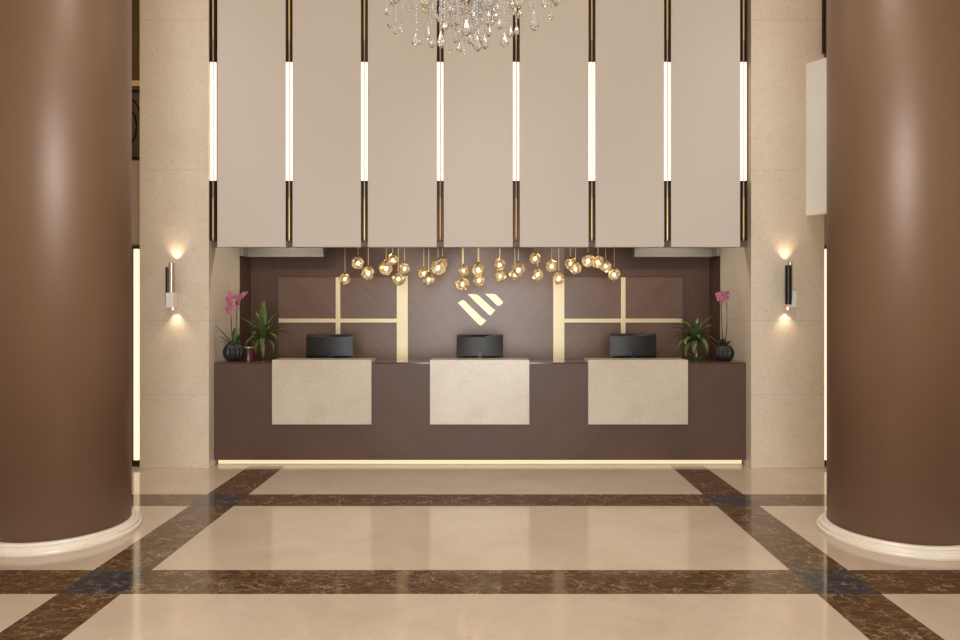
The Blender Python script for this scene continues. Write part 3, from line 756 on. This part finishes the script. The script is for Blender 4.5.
# prisms: (column, bottom row, width, height in pixels, depth offset)
DR = [(387, 15, 4, 11, 0.0), (389.3, 28, 4, 11, 0.15), (395.5, 34, 4.6, 10, -0.1), (401.5, 32.5, 4.8, 10, 0.2), (393, 6, 5, 12, 0.3), (416.2, 46, 9, 14, -0.25), (428, 40, 5, 16, 0.2), (432, 48, 7.2, 14, -0.1), (441.3, 48, 9, 18, -0.3),
      (446, 30, 4, 9, 0.3), (450, 53, 3.6, 12, 0.05), (455.5, 43, 5, 12, 0.2), (459.6, 52, 6, 10, -0.1), (464.5, 55, 3.6, 12, 0.1), (466.5, 36.5, 9.5, 19, -0.35), (469.8, 44, 5, 12, 0.1), (474.0, 47, 6, 16, 0.05), (477.3, 51.5, 8, 18, -0.2), (481.5, 44, 6, 18, 0.25), (485, 49, 6.6, 16, -0.05), (488.8, 37, 5, 14, 0.2),
      (473, 20, 5, 16, 0.1), (495, 21, 6.6, 11, -0.1), (492.3, 25, 4, 8, 0.2), (504.3, 46.6, 8.6, 14, -0.25), (510.6, 38, 6.6, 12, 0.0), (516.6, 35, 5.6, 11, 0.15), (519.5, 19, 6, 12, 0.2), (530.8, 11, 4, 14, 0.0), (534.2, 30.6, 8.6, 22, -0.1), (545, 8, 6.2, 12, 0.1), (551, 20, 5.6, 12, -0.05), (558.4, 4, 5, 12, 0.2), (436, 20, 5, 10, 0.35), (409, 12, 5, 12, 0.35), (499, 14, 5, 11, 0.35)]
rd = random.Random(42)
for k in range(46):                               # smaller prisms filling the middle of the fixture
    a = rd.uniform(0, 2 * PI); q = math.sqrt(rd.uniform(0.0, 1.0)); xx = 470 + 62 * q * math.cos(a)
    DR.append((xx, 43 - 34 * (abs(xx - 470) / 66) ** 1.3 - rd.uniform(0, 30), rd.uniform(3.4, 5.4), rd.uniform(8, 13), 0.38 * q * math.sin(a)))
for xp, yb, w, h, dd in DR:
    D = Dc + dd; k = D / F
    x = px(xp, D) - cxw; z = pz(yb, D) - zt0
    bm = bmesh.new(); drop_bm(bm, (x, dd, z + h * k), w * k, h * k)
    o = obj('crystal_drop', bm, M['crystal'], ch)
    bead_strand(ch, (x, dd, z + h * k + 0.015), (x * 0.97, dd * 0.97, max(z + h * k + 0.05, 0.16)), 0.0082)
# swags and upper prisms out of the frame
for i in range(NA):
    a, b = tips[i], tips[(i + 1) % NA]
    bead_strand(ch, a + Vector((0, 0, 0.02)), b + Vector((0, 0, 0.02)), 0.007, 0.45, 'bead_swag')
    p = Vector((0, 0, 0.62)) + (a - Vector((0, 0, a.z))).normalized() * 0.06
    bead_strand(ch, p, a + Vector((0, 0, 0.03)), 0.007, 0.25, 'bead_swag')

# ------------------------------------------------------------------ added ceiling lights and front fill lamp
def area(name, loc, rot, sx, sy, power, col, spread=PI):
    L = bpy.data.lights.new(name, 'AREA'); L.shape = 'RECTANGLE'; L.size = sx; L.size_y = sy; L.energy = power; L.color = col; L.spread = spread
    o = bpy.data.objects.new(name, L); C.objects.link(o); o.location = loc; o.rotation_euler = rot
    return o
for x, y, W_, sp in ((-1.6, 1.0, 36, 120), (1.6, 1.0, 36, 120), (-1.6, 3.6, 15, 110), (1.6, 3.6, 15, 110), (-2.8, 6.3, 12, 70), (2.8, 6.3, 12, 70), (0.0, 6.4, 7, 60)):  # out-of-view ceiling lights added to brighten floor, panels and piers
    t = root('added_ceiling_light', 'square ceiling light added out of view to brighten the hall', 'ceiling light', (x, y, ZC), 'added ceiling lights')
    bm = bmesh.new()
    for q in ((-0.5, 0.5, -0.5, -0.46), (-0.5, 0.5, 0.46, 0.5), (-0.5, -0.46, -0.46, 0.46), (0.46, 0.5, -0.46, 0.46)): box(bm, *q, -0.03, 0)
    obj('frame', bm, M['white'], t)
    obj('lens', B(-0.46, 0.46, -0.46, 0.46, -0.012, -0.004), M['added_lamp_face'], t)
    area('added_ceiling_lamp', (x, y, ZC - 0.04), (0, 0, 0), 0.9, 0.9, W_, (0.98, 0.985, 1.0), math.radians(sp))
for a, b in WX:
    area('added_front_fill', ((a + b) / 2, YF - 0.06, 1.85), (PI / 2, 0, 0), b - a - 0.1, 3.5, 400, (0.93, 0.97, 1.0))  # fill lamp added in the opening, standing in for a flash beside the camera
# downlights inside the niche, set in its ceiling
for x, e_n in ((-2.2, 28), (-1.1, 42), (0.0, 50), (1.1, 42), (2.2, 28)):
    t = root('niche_downlight', 'small round downlight added in the niche to brighten the stone return', 'ceiling light', (x, 7.78, 2.75), 'niche downlights')
    obj('ring', lathe(bmesh.new(), [(0.05, -0.012), (0.06, -0.010), (0.06, 0.0)], seg=24), M['white'], t)
    L = bpy.data.lights.new('niche_lamp', 'SPOT'); L.energy = e_n; L.color = (1.0, 0.88, 0.74); L.spot_size = math.radians(95); L.spot_blend = 0.8; L.shadow_soft_size = 0.05
    o = bpy.data.objects.new('niche_lamp', L); C.objects.link(o); o.location = (x, 7.78, 2.73); o.rotation_euler = (math.radians(36), 0, 0)

for s in (-1, 1):  # two extra spots added, aimed outward to brighten the stone returns
    t = root('niche_downlight', 'small round downlight added in the niche to brighten the stone return', 'ceiling light', (s * 1.62, 7.72, 2.75), 'niche downlights')
    obj('ring', lathe(bmesh.new(), [(0.05, -0.012), (0.06, -0.010), (0.06, 0.0)], seg=24), M['white'], t)
    L = bpy.data.lights.new('niche_lamp', 'SPOT'); L.energy = 42; L.color = (1.0, 0.90, 0.78); L.spot_size = math.radians(80); L.spot_blend = 0.9; L.shadow_soft_size = 0.05
    o = bpy.data.objects.new('niche_lamp', L); C.objects.link(o); o.location = (s * 1.62, 7.72, 2.73)
    o.rotation_euler = Vector((s * 1.2, 0.1, -1.0)).to_track_quat('-Z', 'Y').to_euler()
w = bpy.data.worlds.new('World'); S.world = w; w.use_nodes = True
w.node_tree.nodes['Background'].inputs[0].default_value = (1.0, 0.95, 0.88, 1)
w.node_tree.nodes['Background'].inputs[1].default_value = 0.3

# ------------------------------------------------------------------ camera and output look
cam = bpy.data.cameras.new('Camera'); co = bpy.data.objects.new('Camera', cam); C.objects.link(co)
co.location = (0, 0, EYE); co.rotation_euler = (PI / 2, 0, 0)
cam.sensor_width = 36.0; cam.lens = F / 960 * 36.0
cam.shift_y = -13.0 / 960; cam.shift_x = 0.0
cam.clip_start = 0.05
S.camera = co
S.view_settings.view_transform = 'Standard'; S.view_settings.look = 'None'
S.view_settings.exposure = -0.06; S.view_settings.gamma = 1.0; S.view_settings.use_curve_mapping = False
S.cycles.use_denoising = True
S.cycles.max_bounces = 12; S.cycles.transmission_bounces = 10; S.cycles.transparent_max_bounces = 16
S.cycles.caustics_reflective = False; S.cycles.caustics_refractive = False
S.cycles.sample_clamp_indirect = 6.0
